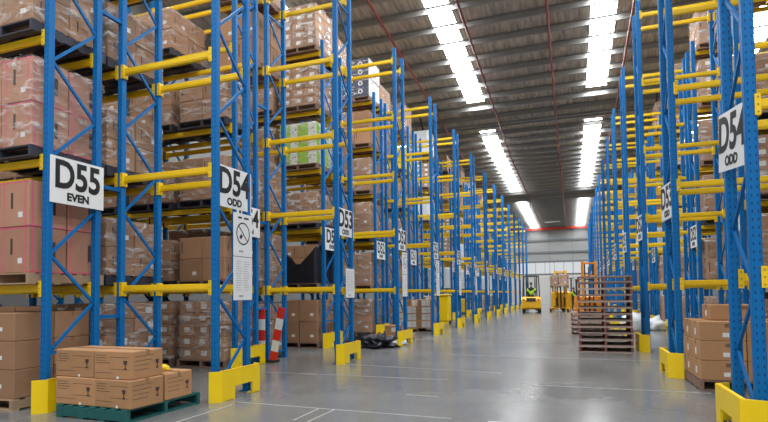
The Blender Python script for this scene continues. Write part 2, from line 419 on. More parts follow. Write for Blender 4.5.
# yellow end protectors
def guard_mesh(sgn):
    """plan seen for the left side; sgn=-1 left side (aisle is +x), +1 right side (mirrored)"""
    s = 1 if sgn < 0 else -1
    b = MB(); T, H = .02, .40
    def seg(p, q, z0p, z0q, z1, m='guard', fl=(0, 0)):
        # vertical plate between plan points p and q, with a foot flare
        (x0, y0), (x1, y1) = p, q; d = Vector((x1-x0, y1-y0)); n = Vector((d.y, -d.x)).normalized()*T*s
        pts = []
        lo0, lo1 = (x0+fl[0]*0, y0+fl[1]), (x1, y1)
        v = [b.bm.verts.new(c) for c in ((s*lo0[0], lo0[1], z0p), (s*lo1[0], lo1[1], z0q), (s*x1, y1, z1), (s*x0, y0, z1))]
        w = [b.bm.verts.new((c.co.x-n.x, c.co.y-n.y*s, c.co.z)) for c in v]
        i = b.mi(m)
        for f in ((v[0], v[1], v[2], v[3]), (w[3], w[2], w[1], w[0])): b.bm.faces.new(f).material_index = i
        for a in range(4): b.bm.faces.new((v[a], v[(a+1) % 4], w[(a+1) % 4], w[a])).material_index = i
    A, B_, C1, C2, D = (.08, -.24), (.20, -.12), (.20, .16), (.20, .58), (.20, .76)
    if sgn > 0: A = (-.02, -.20)
    seg(A, B_, 0, 0, H); seg(B_, C1, 0, 0, H); seg(C1, C2, .17, .17, H); seg(C2, D, 0, 0, H)
    seg((.20, .76), (.06, .84), 0, 0, H)
    # top flange and floor flanges
    b.prism([(s*.20, -.12), (s*.20, .76), (s*.15, .76), (s*.15, -.12)], H-.012, H, 'z', 'guard')
    b.prism([(s*.20, -.06), (s*.20, .12), (s*.10, .12), (s*.10, -.06)], 0, .012, 'z', 'guard')
    b.prism([(s*.20, .58), (s*.20, .74), (s*.10, .74), (s*.10, .58)], 0, .012, 'z', 'guard')
    return b.mesh('rack_guard')
def bolt_mesh():
    return MB().tube((0, 0, .012), (0, 0, .03), .016, 'steel', 6).mesh('anchor_bolt')
for side, sgn, xo, xe, yo, ye in (('left', -1, XL, XLE, YLO, YLE), ('right', 1, XR, XRE, YRO, YRE)):
    for odd, x0, y0 in ((True, xo, yo), (False, xe, ye)):
        for k in range(NROW):
            g = thing('rack_guard', 'yellow steel guard at the foot of the %s' % rowname(side, k, odd), 'guard', (x0, y0+k*P, 0), 0, 'yellow guards at the rack ends')
            put('guard_plate', cached(('guard', sgn), lambda: guard_mesh(sgn)), g)
            for yy in (.03, .66): put('anchor_bolt', cached('bolt', bolt_mesh), g, (-sgn*.14, yy, 0))

# ------------------------------------------------------------------ signs
def text_mesh(txt, size, m, bold=.0, sx=1.0):
    cu = bpy.data.curves.new('lettering', 'FONT'); cu.body = txt; cu.size = size; cu.align_x = 'CENTER'; cu.align_y = 'CENTER'
    cu.extrude = .0015; cu.offset = bold; cu.resolution_u = 4
    o = bpy.data.objects.new('tmp', cu); C.objects.link(o); dg = bpy.context.evaluated_depsgraph_get(); dg.update()
    me = bpy.data.meshes.new_from_object(o.evaluated_get(dg)); bpy.data.objects.remove(o)
    for v in me.vertices: v.co.x *= sx
    me.materials.clear(); me.materials.append(M[m]); me.name = 'lettering'
    return me
def sign_face(sgn):           # local x along text, local z out of the board, mapped to face the aisle
    if sgn < 0: return Matrix(((0, 0, 1), (1, 0, 0), (0, 1, 0)))      # faces +x, text runs to +y
    return Matrix(((0, 0, -1), (-1, 0, 0), (0, 1, 0)))                # faces -x, text runs to -y
def board_mesh(w, h):
    return MB().box((-w/2, -h/2, -.004), (w/2, h/2, .004), 'signwhite').mesh('sign_board')
def make_sign(sgn, loc, top, sub, label, tilt=0, w=.76, h=.57, yaw=0):
    t = thing('aisle_sign', label, 'sign', loc, 0, 'aisle number signs on the rack ends')
    R = Matrix.Rotation(yaw, 3, 'Z') @ sign_face(sgn) @ Matrix.Rotation(tilt, 3, 'Z'); t.rotation_euler = R.to_euler()
    put('sign_board', cached(('board', w, h), lambda: board_mesh(w, h)), t)
    put('lettering', cached(('t', top), lambda: text_mesh(top, .50, 'black', .014, .80)), t, (0, .06, .006))
    put('lettering', cached(('t', sub), lambda: text_mesh(sub, .14, 'black', .006, 1.0)), t, (0, -.205, .006))
    return t
for side, sgn, xo, xe, yo, ye in (('left', -1, XL, XLE, YLO, YLE), ('right', 1, XR, XRE, YRO, YRE)):
    for k in range(NROW):
        n = 54-k
        dx = -.015 if sgn < 0 else .0
        lab = 'white %s ODD sign hung high on the rack end, %s' % ('D%d' % n, SIDE[side])
        if k > 3: lab = 'small distant white aisle sign on the %s projecting rack end, %s' % (ORD[k], SIDE[side])
        if sgn < 0: make_sign(sgn, (xo+.030, yo+k*P+.38, 2.92), 'D%d' % n, 'ODD', lab, 0, .78, .58, yaw=-.04)
        else: make_sign(sgn, (xo-.060, yo+k*P+.375, 2.91), 'D%d' % n, 'ODD', lab, -.10 if k == 0 else 0, .69, .60, yaw=.09)
        n = 55-k
        lab = 'white %s EVEN sign hung high on the set-back rack end, %s' % ('D%d' % n, SIDE[side])
        if k > 3: lab = 'small distant white aisle sign on the %s set-back rack end, %s' % (ORD[k], SIDE[side])
        make_sign(sgn, (xe-sgn*.062, ye+k*P+FD/2+.02, 2.90), 'D%d' % n, 'EVEN', lab, 0, .80, .60)
# laminated safety notices under the signs
def notice(sgn, loc, label, symbol):
    t = thing('safety_notice', label, 'notice', loc, 0, 'white safety notices on the rack ends'); t.rotation_euler = sign_face(sgn).to_euler()
    put('notice_sheet', cached('nsheet', lambda: board_mesh(.45, .62)), t)
    def sym():
        b = MB()
        n = 28; R0, R1 = .165, .145; i = b.mi('black')
        for k in range(n):
            a, c = 2*PI*k/n, 2*PI*(k+1)/n
            b.bm.faces.new([b.bm.verts.new((r*math.cos(q), r*math.sin(q)+.02, .006)) for r, q in ((R1, a), (R0, a), (R0, c), (R1, c))]).material_index = i
        b.bar((-.105, .125, .006), (.105, -.085, .006), .018, .001, 'black')
        b.bar((-.07, -.05, .0055), (-.03, .0, .0055), .05, .001, 'black')
        b.box((-.12, .235, .005), (-.03, .262, .006), 'black'); b.box((.02, .235, .005), (.14, .262, .006), 'black')
        b.box((-.10, -.25, .005), (0, -.225, .006), 'grey')
        return b.mesh('prohibition_symbol')
    def lines():
        b = MB()
        for r in range(13):
            for c in range(2):
                w = .13+.03*math.sin(r*5+c*3)
                b.box((-.17+c*.18, .24-r*.034, .0045), (-.17+c*.18+w, .246-r*.034, .0055), 'grey')
        b.box((-.10, -.265, .005), (0, -.24, .006), 'grey')
        return b.mesh('printed_lines')
    put('prohibition_symbol' if symbol else 'printed_lines', cached('sym' if symbol else 'nl', sym if symbol else lines), t)
for k in range(7):
    y = YLO+k*P+.55
    if k != 1:
        notice(-1, (XL+.055, y, 2.27), 'white notice with crossed circle symbol, on the %s' % rowname('left', k, True), True)
    notice(-1, (XL+.055, y, 1.64), 'white sheet of small print, low on the %s' % rowname('left', k, True), False)

# ------------------------------------------------------------------ pallets and cartons
def pal_deck(m, z0, z1, n, w=1.16, d=1.1):
    b = MB(); bw = .095
    for i in range(n):
        y = -d/2+i*(d-bw)/(n-1); b.box((-w/2, y, z0), (w/2, y+bw, z1), m)
    return b
def pal_whole(m, w=1.16, d=1.1):
    b = pal_deck(m, .125, .145, 7, w, d)
    for x in (-w/2, -.025, w/2-.05): b.box((x, -d/2, .02), (x+.05, d/2, .125), m)
    for i in range(4):
        y = -d/2+i*(d-.095)/3; b.box((-w/2, y, 0), (w/2, y+.095, .02), m)
    return b.mesh('pallet')
def pallet(label, loc, m, rz=0, group=None, mb=None):
    t = thing('pallet', label, 'pallet', loc, rz, group)
    put('top_deck', cached(('ptd', m), lambda: pal_deck(m, .125, .145, 7).mesh('top_deck')), t)
    put('bottom_deck', cached(('pbd', m), lambda: pal_deck(m, 0, .02, 7 if m == 'woodgrey' else 4).mesh('bottom_deck')), t)
    for x in (-.555, 0, .555): put('bearer', cached(('pbr', mb or m), lambda: MB().box((-.025, -.55, .02), (.025, .55, .125), mb or m).mesh('bearer')), t, (x, 0, 0))
    return t

def carton_mesh(w, d, h, style, seed):
    """carton standing on z=0, centred in x and y; marks sit on the -y and both x faces"""
    rnd = random.Random(seed); base = {'kraft': 'kraft', 'big': 'kraft', 'pinktape': 'kraft3', 'labelled': 'kraft', 'tan': 'kraft2', 'green': 'whitebox', 'navy': 'navy', 'fragile': 'kraft2', 'plainbox': 'kraft', 'white': 'whitebox', 'block': 'kraft2'}[style]
    b = MB(); b.box((-w/2, -d/2, 0), (w/2, d/2, h), base, bevel=.008)
    y = -d/2-.0015; e = .0015
    def fr(x0, x1, z0, z1, m):  b.quad([(x0, y, z0), (x1, y, z0), (x1, y, z1), (x0, y, z1)], m)
    def sd(y0, y1, z0, z1, m):
        for s in (-1, 1): b.quad([(s*(w/2+e), y0, z0), (s*(w/2+e), y1, z0), (s*(w/2+e), y1, z1), (s*(w/2+e), y0, z1)], m)
    def tp(y0, y1, m): b.quad([(-w/2, y0, h+e), (w/2, y0, h+e), (w/2, y1, h+e), (-w/2, y1, h+e)], m)
    if style == 'plainbox':
        sd(-.02, .02, h*.85, h, 'tape'); fr(w*.02, w*.02+.055, h*.35, h*.35+.05, 'label')
    if style in ('kraft', 'big', 'tan', 'fragile', 'labelled'):
        tp(-.025, .025, 'tape'); sd(-.025, .025, h*.8, h, 'tape')
    if style in ('kraft', 'big'):
        if rnd.random() < .5: fr(w*.1, w*.1+.10, h*.25, h*.25+.07, 'label')
        if rnd.random() < .4: fr(-w*.4, -w*.4+.022, h*.3, h*.8, 'print')
        sd(-d*.3, -d*.3+.022, h*.35, h*.7, 'print')
        if rnd.random() < .5: sd(d*.12, d*.12+.09, h*.3, h*.3+.07, 'label')
        sd(-d/2+.04, d*.1, h*.5, h*.515, 'print')
    if style == 'labelled':
        a = rnd.uniform(-.1, .02); fr(a*w-.02, a*w+.12, h*.35, h*.78, 'label')
        sd(a*d, a*d+.13, h*.32, h*.75, 'label')
    if style == 'pinktape':
        fr(-w*.36, -w*.36+.018, 0, h, 'pink'); fr(w*.36, w*.36+.018, 0, h, 'pink'); fr(-w/2, w/2, h-.02, h-.005, 'pink')
        sd(-d*.42, -d*.42+.018, 0, h, 'pink'); sd(-d/2, d/2, .005, .02, 'pink')
        fr(w*.15, w*.15+.08, h*.2, h*.32, 'label'); sd(d*.1, d*.1+.05, h*.3, h*.7, 'print')
        fr(-w*.1, -w*.1+.04, h*.4, h*.75, 'print')
    if style == 'tan':
        for q in range(3): fr(w*.05, w*.38, h*(.84-.07*q), h*(.88-.07*q), 'print')
        fr(w*.0, w*.14, h*.2, h*.42, 'label'); sd(-d*.1, d*.08, h*.25, h*.6, 'label')
    if style == 'green':
        fr(-w/2+.005, w*.08, .02, h-.02, 'green'); fr(w*.36, w*.36+.03, h*.5, h*.62, 'print'); sd(-d/2+.005, -d*.1, .02, h-.02, 'green'); sd(d*.2, d*.2+.04, h*.4, h*.6, 'print')
    if style == 'navy':
        for zz, r in ((h*.72, .1), (h*.30, .1)):
            for xx in (-w*.2, w*.22):
                n = 16; i = b.mi('label')
                for k in range(n):
                    a, c = 2*PI*k/n, 2*PI*(k+1)/n
                    b.bm.faces.new([b.bm.verts.new((xx+q*math.cos(t), y, zz+q*math.sin(t))) for q, t in ((r*.45, a), (r*.85, a), (r*.85, c), (r*.45, c))]).material_index = i
        sd(-d/2+.01, d/2-.01, .02, h-.02, 'whitebox')
    if style == 'block':
        for k in range(4): fr(-w/2+.01, w/2-.01, h*(k+1)/5, h*(k+1)/5+.012, 'print'); 
        for q in (-.22, .1): fr(w*q, w*q+.16, .02, h-.02, 'label')
    if style == 'fragile':
        for q in range(4):
            fr(-w/2+.03, -w/2+.03+w*(.25+.12*rnd.random()), h*(.84-.09*q), h*(.855-.09*q), 'print')
            sd(-d/2+.04, -d/2+.04+d*(.4+.2*rnd.random()), h*(.80-.16*q), h*(.815-.16*q), 'print')
        fr(-w*.05, w*.42, h*.36, h*.372, 'print'); fr(-w*.45, w*.02, h*.22, h*.232, 'print'); fr(-w*.05, w*.42, h*.78, h*.792, 'print')
        fr(w*.10, w*.10+.035, h*.02, h*.11, 'label')
    me = b.mesh('carton')
    return me
def goblet_mesh():     # the fragile mark: a wine glass
    b = MB(); b.prism([(-.028, .10), (.028, .10), (.022, .065), (.005, .05), (.004, .018), (.02, .01), (.02, 0), (-.02, 0), (-.02, .01), (-.004, .018), (-.005, .05), (-.022, .065)], -.001, .001, 'y', 'print')
    return b.mesh('fragile_symbol')

def wrap_mesh(w, d, h, z0, m, seed, notch=False):
    """film around the load: four rumpled sides and a folded rim on top"""
    rnd = random.Random(seed); bm = bmesh.new(); nx, nz = 9, 9
    ring = []
    per = [(-w/2+w*i/nx, -d/2, 0, -1) for i in range(nx)]+[(w/2, -d/2+d*i/nx, 1, 0) for i in range(nx)]+[(w/2-w*i/nx, d/2, 0, 1) for i in range(nx)]+[(-w/2, d/2-d*i/nx, -1, 0) for i in range(nx)]
    rows = []
    for j in range(nz+2):
        r = []
        for i, (x, y, ax, ay) in enumerate(per):
            z = z0+h*min(j, nz)/nz; o = .006+.016*abs(noise.noise(Vector((x*3+seed, y*3, z*4))))
            if notch and ay == -1 and j >= nz-4:
                z = min(z, z0+h*(.5+.5*max(0, abs(x/(w/2))-.1)))
            if j == nz+1: px, py, z = x*.8, y*.8, z+.012
            else: px, py = x+ax*o+(.012 if x > w/2-.001 else -.012 if x < -w/2+.001 else 0), y+ay*o+(.012 if y > d/2-.001 else -.012 if y < -d/2+.001 else 0)
            r.append(bm.verts.new((px, py, z)))
        rows.append(r)
    n = len(per)
    for j in range(nz+1):
        for i in range(n):
            f = bm.faces.new((rows[j][i], rows[j][(i+1) % n], rows[j+1][(i+1) % n], rows[j+1][i])); f.smooth = True
    me = bpy.data.meshes.new('stretch_wrap'); bm.to_mesh(me); bm.free(); me.materials.append(M[m]); return me

KIND = {  # style, nx, ny, nz, height, film, pallet, words
    'big': ('big', 2, 2, 2, 1.10, 'film', 'wood', 'film-wrapped big brown cartons'),
    'tall': ('big', 2, 2, 3, 1.20, 'film', 'darkpal', 'tall film-wrapped brown cartons'),
    'med': ('kraft', 3, 2, 3, 1.06, 'film', 'wood', 'film-wrapped small brown cartons'),
    'low': ('kraft', 2, 2, 2, .84, 'film', 'darkpal', 'low wrapped brown cartons'),
    'lowopen': ('kraft', 2, 2, 2, .86, None, 'wood', 'low unwrapped brown cartons'),
    'labelled': ('labelled', 3, 2, 5, 1.15, 'film', 'wood', 'many white-labelled brown cartons'),
    'pink': ('pinktape', 2, 2, 2, 1.16, None, 'woodpale', 'unwrapped cartons with pink tape'),
    'pinkwrap': ('pinktape', 2, 2, 2, 1.14, 'film', 'darkpal', 'film-wrapped cartons with pink tape'),
    'green': ('green', 2, 2, 3, 1.12, 'film', 'wood', 'lime-green and white cartons'),
    'navy': ('navy', 1, 1, 2, 1.32, 'film', 'wood', 'navy cartons with white rings'),
    'black': ('kraft', 3, 2, 3, 1.02, 'blackwrap', 'wood', 'cartons draped in black film'),
    'white': ('kraft', 2, 2, 3, 1.12, 'whitewrap', 'wood', 'load shrouded in white film'),
    'plain': ('kraft', 2, 2, 2, 1.12, None, 'wood', 'big plain unwrapped cartons'),
    'block': ('block', 2, 2, 4, 1.05, None, 'wood', 'reddish cartons with white stripes'),
    'yellow': ('kraft', 2, 2, 2, .9, 'yellowtop', 'wood', 'load under a yellow sheet'),
}
LW, LD = 1.10, 1.06
def load(kind, loc, label, group, mirror=False):
    st, nx, ny, nz, H, film_, pm, words = KIND[kind]
    t = thing('pallet_load', label, 'pallet load', loc, random.uniform(-.012, .012), group)
    put('pallet', cached(('pw', pm), lambda: pal_whole(pm)), t)
    cw, cd, ch = LW/nx, LD/ny, H/nz
    drop = kind == 'block' and random.random() < .5
    covered = film_ in ('whitewrap', 'yellowtop')
    for iz in range(nz):
        for ix in range(nx):
            for iy in range(ny):
                if covered and iz < nz-1: continue
                v = random.randrange(3)
                me = cached(('c', st, nx, ny, nz, kind, v), lambda: carton_mesh(cw-.014, cd-.014, ch-.004, st, v*7+1))
                if not film_ and iz == nz-1 and (ix, iy) == (0, 0) and nx > 1 and drop: continue
                put('carton', me, t, (-LW/2+cw*(ix+.5)+random.uniform(-.005, .005), -LD/2+cd*(iy+.5)+random.uniform(-.005, .005), .146+iz*ch), random.uniform(-.012, .012))
    if film_:
        v = random.randrange(2)
        put('stretch_wrap', cached(('w', kind, v), lambda: wrap_mesh(LW+.01, LD+.01, H-.004+.0, .15, film_, v*13+2, notch=(kind == 'black'))), t)
    return t

def place_loads(side, sgn, x_end, y_end, rows, odd):
    """rows: {(k, slot, level): kind}; slot 0 is next to the row end"""
    for (k, slot, lv), kind in rows.items():
        bay, s = divmod(slot, 2)
        xc = x_end+sgn*((.10+LW/2+.02)+s*(LW+.22)+bay*W2)
        if odd: xc += sgn*W1
        y = y_end+k*P+.385
        z = 0 if lv == 0 else LV[lv-1]+.057
        z += .002
        words = KIND[kind][7]
        pos = ['at its end', 'second from end', 'third from end', 'fourth from end'][slot]
        lab = '%s, %s of %s, %s' % (words, ['floor', 'first level', 'second level', 'third level', 'fourth level', 'top level'][lv], rowname(side, k, odd), pos)
        load(kind, (xc, y, z), lab, 'loads of cartons on the racks')
R_ = random.Random(11)
# left, set-back rows (k=0 is D55 EVEN)
L = {(0,0,0): None, (0,0,1): 'pink', (0,0,2): 'pinkwrap', (0,0,3): 'tall',
     (1,0,0): 'labelled', (1,1,0): 'labelled', (1,0,1): 'lowopen', (1,1,1): 'low', (1,0,2): 'low', (1,1,2): 'low', (1,0,3): 'low', (1,1,3): 'low', (1,1,4): 'low', (1,2,4): 'low', (1,2,1): 'low', (1,2,2): 'low', (1,2,3): 'low', (1,2,0): 'med',
     (2,0,0): 'plain', (2,0,1): 'black', (2,0,2): 'low', (2,0,3): 'green', (2,0,4): 'labelled', (2,0,5): 'labelled', (2,1,0): 'med', (2,1,1): 'big', (2,1,2): 'med', (2,1,4): 'med', (2,1,3): 'big', (2,1,5): 'big',
     (3,0,0): 'big', (3,0,1): 'big', (3,0,2): 'tall', (3,0,3): 'big', (3,0,4): 'plain', (3,0,5): 'navy', (3,1,1): 'med', (3,1,2): 'med', (3,1,3): 'med',
     (4,0,0): 'block', (4,0,1): 'med', (4,0,2): 'big', (4,0,3): 'tall', (4,0,4): 'yellow', (4,0,5): 'big', (4,1,1): 'big'}
L = {a: b for a, b in L.items() if b}
pool = ['big', 'med', 'labelled', 'tall', 'white', 'plain', 'low', 'yellow', 'labelled', 'white']
for k in range(5, 12):
    for lv in range(0, 6):
        if R_.random() < .72: L[(k, 0, lv)] = R_.choice(pool)
place_loads('left', -1, XLE, YLE, L, False)
LO = {}
for k in (0, 1, 2, 3):
    for lv in range(0, 5 if k == 0 else 6):
        if R_.random() < .85: LO[(k, 0, lv)] = R_.choice(['big', 'med', 'tall', 'plain', 'low'])
LO[(0,0,2)] = 'low'; LO[(0,0,3)] = 'low'; LO[(0,0,1)] = 'low'; LO[(0,0,0)] = 'labelled'; LO[(0,0,4)] = 'low'
for lv in range(0, 4): LO[(0,1,lv)] = ('plain', 'tall', 'big', 'med')[lv]
LO[(1,1,0)] = 'plain'; LO[(1,1,1)] = 'tall'
place_loads('left', -1, XL, YLO, LO, True)
RE = {}
for k in range(1, 11):
    for lv in range(0, 6):
        if R_.random() < (.85 if k < 4 else .6): RE[(k, 0, lv)] = R_.choice(['big', 'med', 'labelled', 'tall', 'white', 'low'])
        if k < 3 and R_.random() < .7: RE[(k, 1, lv)] = R_.choice(['big', 'med', 'tall', 'low'])
RE[(2,0,3)] = 'tall'; RE[(2,0,0)] = 'med'
place_loads('right', 1, XRE, YRE, RE, False)
RO = {}
for k in (0, 1, 2):
    for lv in range(0, 6):
        if R_.random() < .8: RO[(k, 0, lv)] = R_.choice(['big', 'labelled', 'tall', 'med'])
RO[(0,0,3)] = 'labelled'; RO[(0,0,4)] = 'labelled'; RO.pop((0,0,0), None)
place_loads('right', 1, XR, YRO, RO, True)

# ------------------------------------------------------------------ loose stacks on the floor
def carton(label, loc, w, d, h, style, group, v=0, rz=0, goblets=False):
    t = thing('carton', label, 'carton', loc, rz, group)
    put('carton_body', cached(('cc', w, d, h, style, v), lambda: carton_mesh(w, d, h, style, v*5+3)), t)
    put('tape_strip', cached(('ts', w, d, h), lambda: MB().box((-w/2, -.028, h+.002), (w/2, .028, h+.0035), 'tape').mesh('tape_strip')), t)
    if goblets:
        put('fragile_symbol', cached('gob', goblet_mesh), t, (w*.33, -d/2-.004, h*.36))
        g = put('fragile_symbol', cached('gob', goblet_mesh), t, (w/2+.004, d*.3, h*.30)); g.rotation_euler = (0, 0, PI/2)
    return t
# green pallet in front of the D55 EVEN rack
gp = (-5.17, 5.13); GR = -.03
pallet('dark green painted pallet on the floor, under the fragile-marked cartons', (gp[0], gp[1], 0), 'greenpal', GR+PI/2)
def onpal(x, y): c, s = math.cos(GR), math.sin(GR); return (gp[0]+x*c-y*s, gp[1]+x*s+y*c)
for iz, hz in enumerate((.315, .315)):
    for ix, (xx, w) in enumerate(((-.305, .625), (.290, .555))):
        q = onpal(xx+(.012, -.02)[iz], -.31+(.0, .02)[iz])
        carton('fragile-marked carton on the green pallet, front row, %s, %s' % (('lower', 'upper')[iz], ('beside the rack guard', 'at the aisle end')[ix]), (q[0], q[1], .147+iz*.318), w, .47, hz, 'fragile', 'fragile cartons on the green pallet', ix, GR+(.02, -.035, -.01, .03)[iz*2+ix], True)
for ix, (xx, w) in enumerate(((-.330, .60), (.285, .54))):
    q = onpal(xx, .20)
    carton('fragile-marked carton on the green pallet, single back row, %s' % ('beside the rack guard', 'at the aisle end')[ix], (q[0], q[1], .147), w, .46, .315, 'fragile', 'fragile cartons on the green pallet', 2, GR+.01, True)
# brown cartons on the floor under the D55 EVEN rack
pallet('wooden pallet on the floor under the D55-EVEN rack and its plain cartons', (-7.10, 5.15, 0), 'woodpale')
pos_n = {(0, 0): 'front inner', (1, 0): 'front outer', (0, 1): 'back inner', (1, 1): 'back outer'}
for iz in range(3):
    for ix in range(2):
        for iy in range(2):
            carton('plain tall brown carton under the D55 rack, %s column, %s layer' % (pos_n[(ix, iy)], ('bottom', 'middle', 'top')[iz]),
                   (-7.08-.285+ix*.57, 5.15-.27+iy*.54, .147+iz*.355), .56, .53, .352, 'plainbox', 'brown cartons on the floor under the D55 rack', iz % 2)
# tan cartons beside the near right rack
rpx, rpy = 2.21, 8.98
pallet('brown wooden pallet on the floor under the tan printed cartons', (rpx, rpy, 0), 'wood')
for iz in range(3):
    for ix in range(2):
        for iy in range(2):
            carton('tan printed carton beside the pallet-stack side racks, %s column, %s layer' % (pos_n[(ix, iy)], ('bottom', 'middle', 'top')[iz]),
                   (rpx-.285+ix*.57, rpy-.27+iy*.54, .147+iz*.272), .56, .53, .269, 'tan', 'tan printed cartons on their pallet', ix)
carton('pale brown carton alone on top of the tan carton stack, white label on its front', (rpx-.06, rpy+.02, .147+.818), .60, .54, .22, 'tan', None, 1)
# yellow gloves left on the cartons: a small yellow bundle
def blob(name, label, cat, loc, r, m, seed, sq=(1, 1, .6), amp=.35, fr=2.2, sub=3):
    bm = bmesh.new(); bmesh.ops.create_icosphere(bm, subdivisions=sub, radius=1)
    for v in bm.verts:
        k = 1+amp*noise.noise(v.co*fr+Vector((seed, 0, 0)))+amp*.5*noise.noise(v.co*fr*3+Vector((0, seed, 0)))
        v.co *= k
    zmin = min(v.co.z for v in bm.verts)
    for v in bm.verts: v.co = Vector((v.co.x*sq[0]*r, v.co.y*sq[1]*r, (max(v.co.z, -.5)+.5)*sq[2]*r))
    for f in bm.faces: f.smooth = True
    me = bpy.data.meshes.new(name); bm.to_mesh(me); bm.free(); me.materials.append(M[m])
    o = put(name, me, None, loc); tag(o, label, cat); return o
q = onpal(.30, .20)
blob('yellow_tape_roll', 'small crumpled yellow bundle lying on the back cartons of the green pallet', 'bundle', (q[0], q[1], .465), .085, 'yellowtop', 5)
# heap of dark plastic and white film on the floor between D53 and D52
blob('plastic_heap', 'crumpled heap of dark blue-black plastic on the floor before the D52 sign', 'plastic film', (-4.98, 13.1, 0), .40, 'blackwrap', 4, (1.25, .8, .55), .8, 3.4, 4)
blob('plastic_film', 'crumpled white plastic film on the floor beside the dark heap', 'plastic film', (-4.58, 13.75, 0), .20, 'whitewrap', 9, (1.3, .8, .6), .6, 2.6)
blob('wrapped_bundle', 'heap of white wrapped goods on the floor behind the tall pallet stack', 'bundle', (1.95, 20.6, .0), .42, 'whitewrap', 3, (1.0, .9, 1.0), .5)
blob('wrapped_bundle', 'lower white film heap beside the white wrapped goods', 'bundle', (2.75, 21.2, .0), .34, 'whitewrap', 8, (1.2, .9, .9), .5)

# striped barrier boards leaning by the D54 EVEN rack
def barrier(label, p, q):
    t = thing('barrier_board', label, 'barrier', p, 0, 'red and white barrier boards')
    d = Vector(q)-Vector(p); n = 5
    for k in range(n):
        b = MB(); a, c = d*k/n, d*(k+1)/n
        b.bar(a, c, .16, .03, 'red' if k % 2 == 0 else 'whitebox', up=(0, 1, 0))
        put('stripe_panel', b.mesh('stripe_panel'), t)
    put('foot', MB().box((-.10, -.12, 0), (.10, .12, .05), 'rubber').mesh('foot'), t)
barrier('upright red and white striped board standing behind the D54-EVEN rack guard', (-6.20, 9.62, 0), (-6.20, 9.62, 1.12))
barrier('leaning red and white striped board between the D54-EVEN and D53-ODD racks', (-5.95, 9.64, 0), (-5.72, 9.64, 1.14))

# pallet stacks in the aisle
def pstack(x, y, n, pre, m='wood'):
    for i in range(n):
        pallet('%s, number %d from the floor' % (pre, i+1), (x+R_.uniform(-.012, .012), y+R_.uniform(-.015, .015), i*.1465), 'woodgrey', R_.uniform(-.012, .012), 'empty pallets in the aisle stacks', 'woodred')
pstack(.68, 13.68, 12, 'empty wooden pallet in the tall aisle stack')
pstack(.50, 18.9, 5, 'empty wooden pallet in the short stack behind the tall one')
# grey pallet board with a carton below D52
pallet('pale wooden pallet on the floor below the D52 rack, carrying one carton', (-5.35, 15.6, 0), 'woodpale')
carton('single small brown carton on the pale pallet below the D52 rack', (-5.2, 15.5, .147), .55, .42, .30, 'labelled', None)
# stack with white stripes beside C2
# yellow bin
t = thing('yellow_bin', 'tall yellow plastic bin standing beside the fifth projecting rack, notice side', 'bin', (-5.75, 24.2, 0))
b = MB(); b.box((-.33, -.3, .12), (.33, .3, 1.30), 'guard', bevel=.06); put('bin_body', b.mesh('bin_body'), t)
put('lid', MB().box((-.36, -.34, 1.302), (.36, .33, 1.38), 'guard', bevel=.03).mesh('lid'), t)
for s in (-1, 1): put('wheel', MB().tube((s*.28-.03, .2, .12), (s*.28+.03, .2, .12), .12, 'rubber', 14).mesh('wheel'), t)
put('front_foot', MB().box((-.3, -.28, 0), (.3, -.2, .12), 'guard').mesh('front_foot'), t)

load('block', (-5.45, 19.4, 0), 'reddish cartons with white stripes on the floor beside the D52-EVEN rack', None)
# ------------------------------------------------------------------ people
def skin_mesh(name, V, E, m, lv=1, flat=()):
    me = bpy.data.meshes.new('tmp'); me.from_pydata([v[:3] for v in V], E, []); o = bpy.data.objects.new('tmp', me); C.objects.link(o)
    md = o.modifiers.new('s', 'SKIN'); md.use_smooth_shade = True
    sd = o.modifiers.new('u', 'SUBSURF'); sd.levels = lv; sd.render_levels = lv
    for i, v in enumerate(V):
        r = v[3]; me.skin_vertices[0].data[i].radius = (r, v[4] if len(v) > 4 else r)
    me.skin_vertices[0].data[0].use_root = True
    dg = bpy.context.evaluated_depsgraph_get(); dg.update()
    out = bpy.data.meshes.new_from_object(o.evaluated_get(dg)); out.name = name
    out.materials.clear(); out.materials.append(M[m]); bpy.data.objects.remove(o)
    for p in out.polygons: p.use_smooth = True
    return out
def head_mesh(m):
    bm = bmesh.new(); bmesh.ops.create_uvsphere(bm, u_segments=20, v_segments=14, radius=.5)
    for v in bm.verts:
        x, y, z = v.co; t = 1-.25*max(0, -z*2)
        v.co = Vector((x*.155*2*.5*2*t*.5*2*.5+0, y*.19*t, z*.235))
        if y < -.35 and abs(x) < .12 and -.15 < z < .08: v.co.y -= .022
    for f in bm.faces: f.smooth = True
    me = bpy.data.meshes.new('head'); bm.to_mesh(me); bm.free(); me.materials.append(M[m]); return me
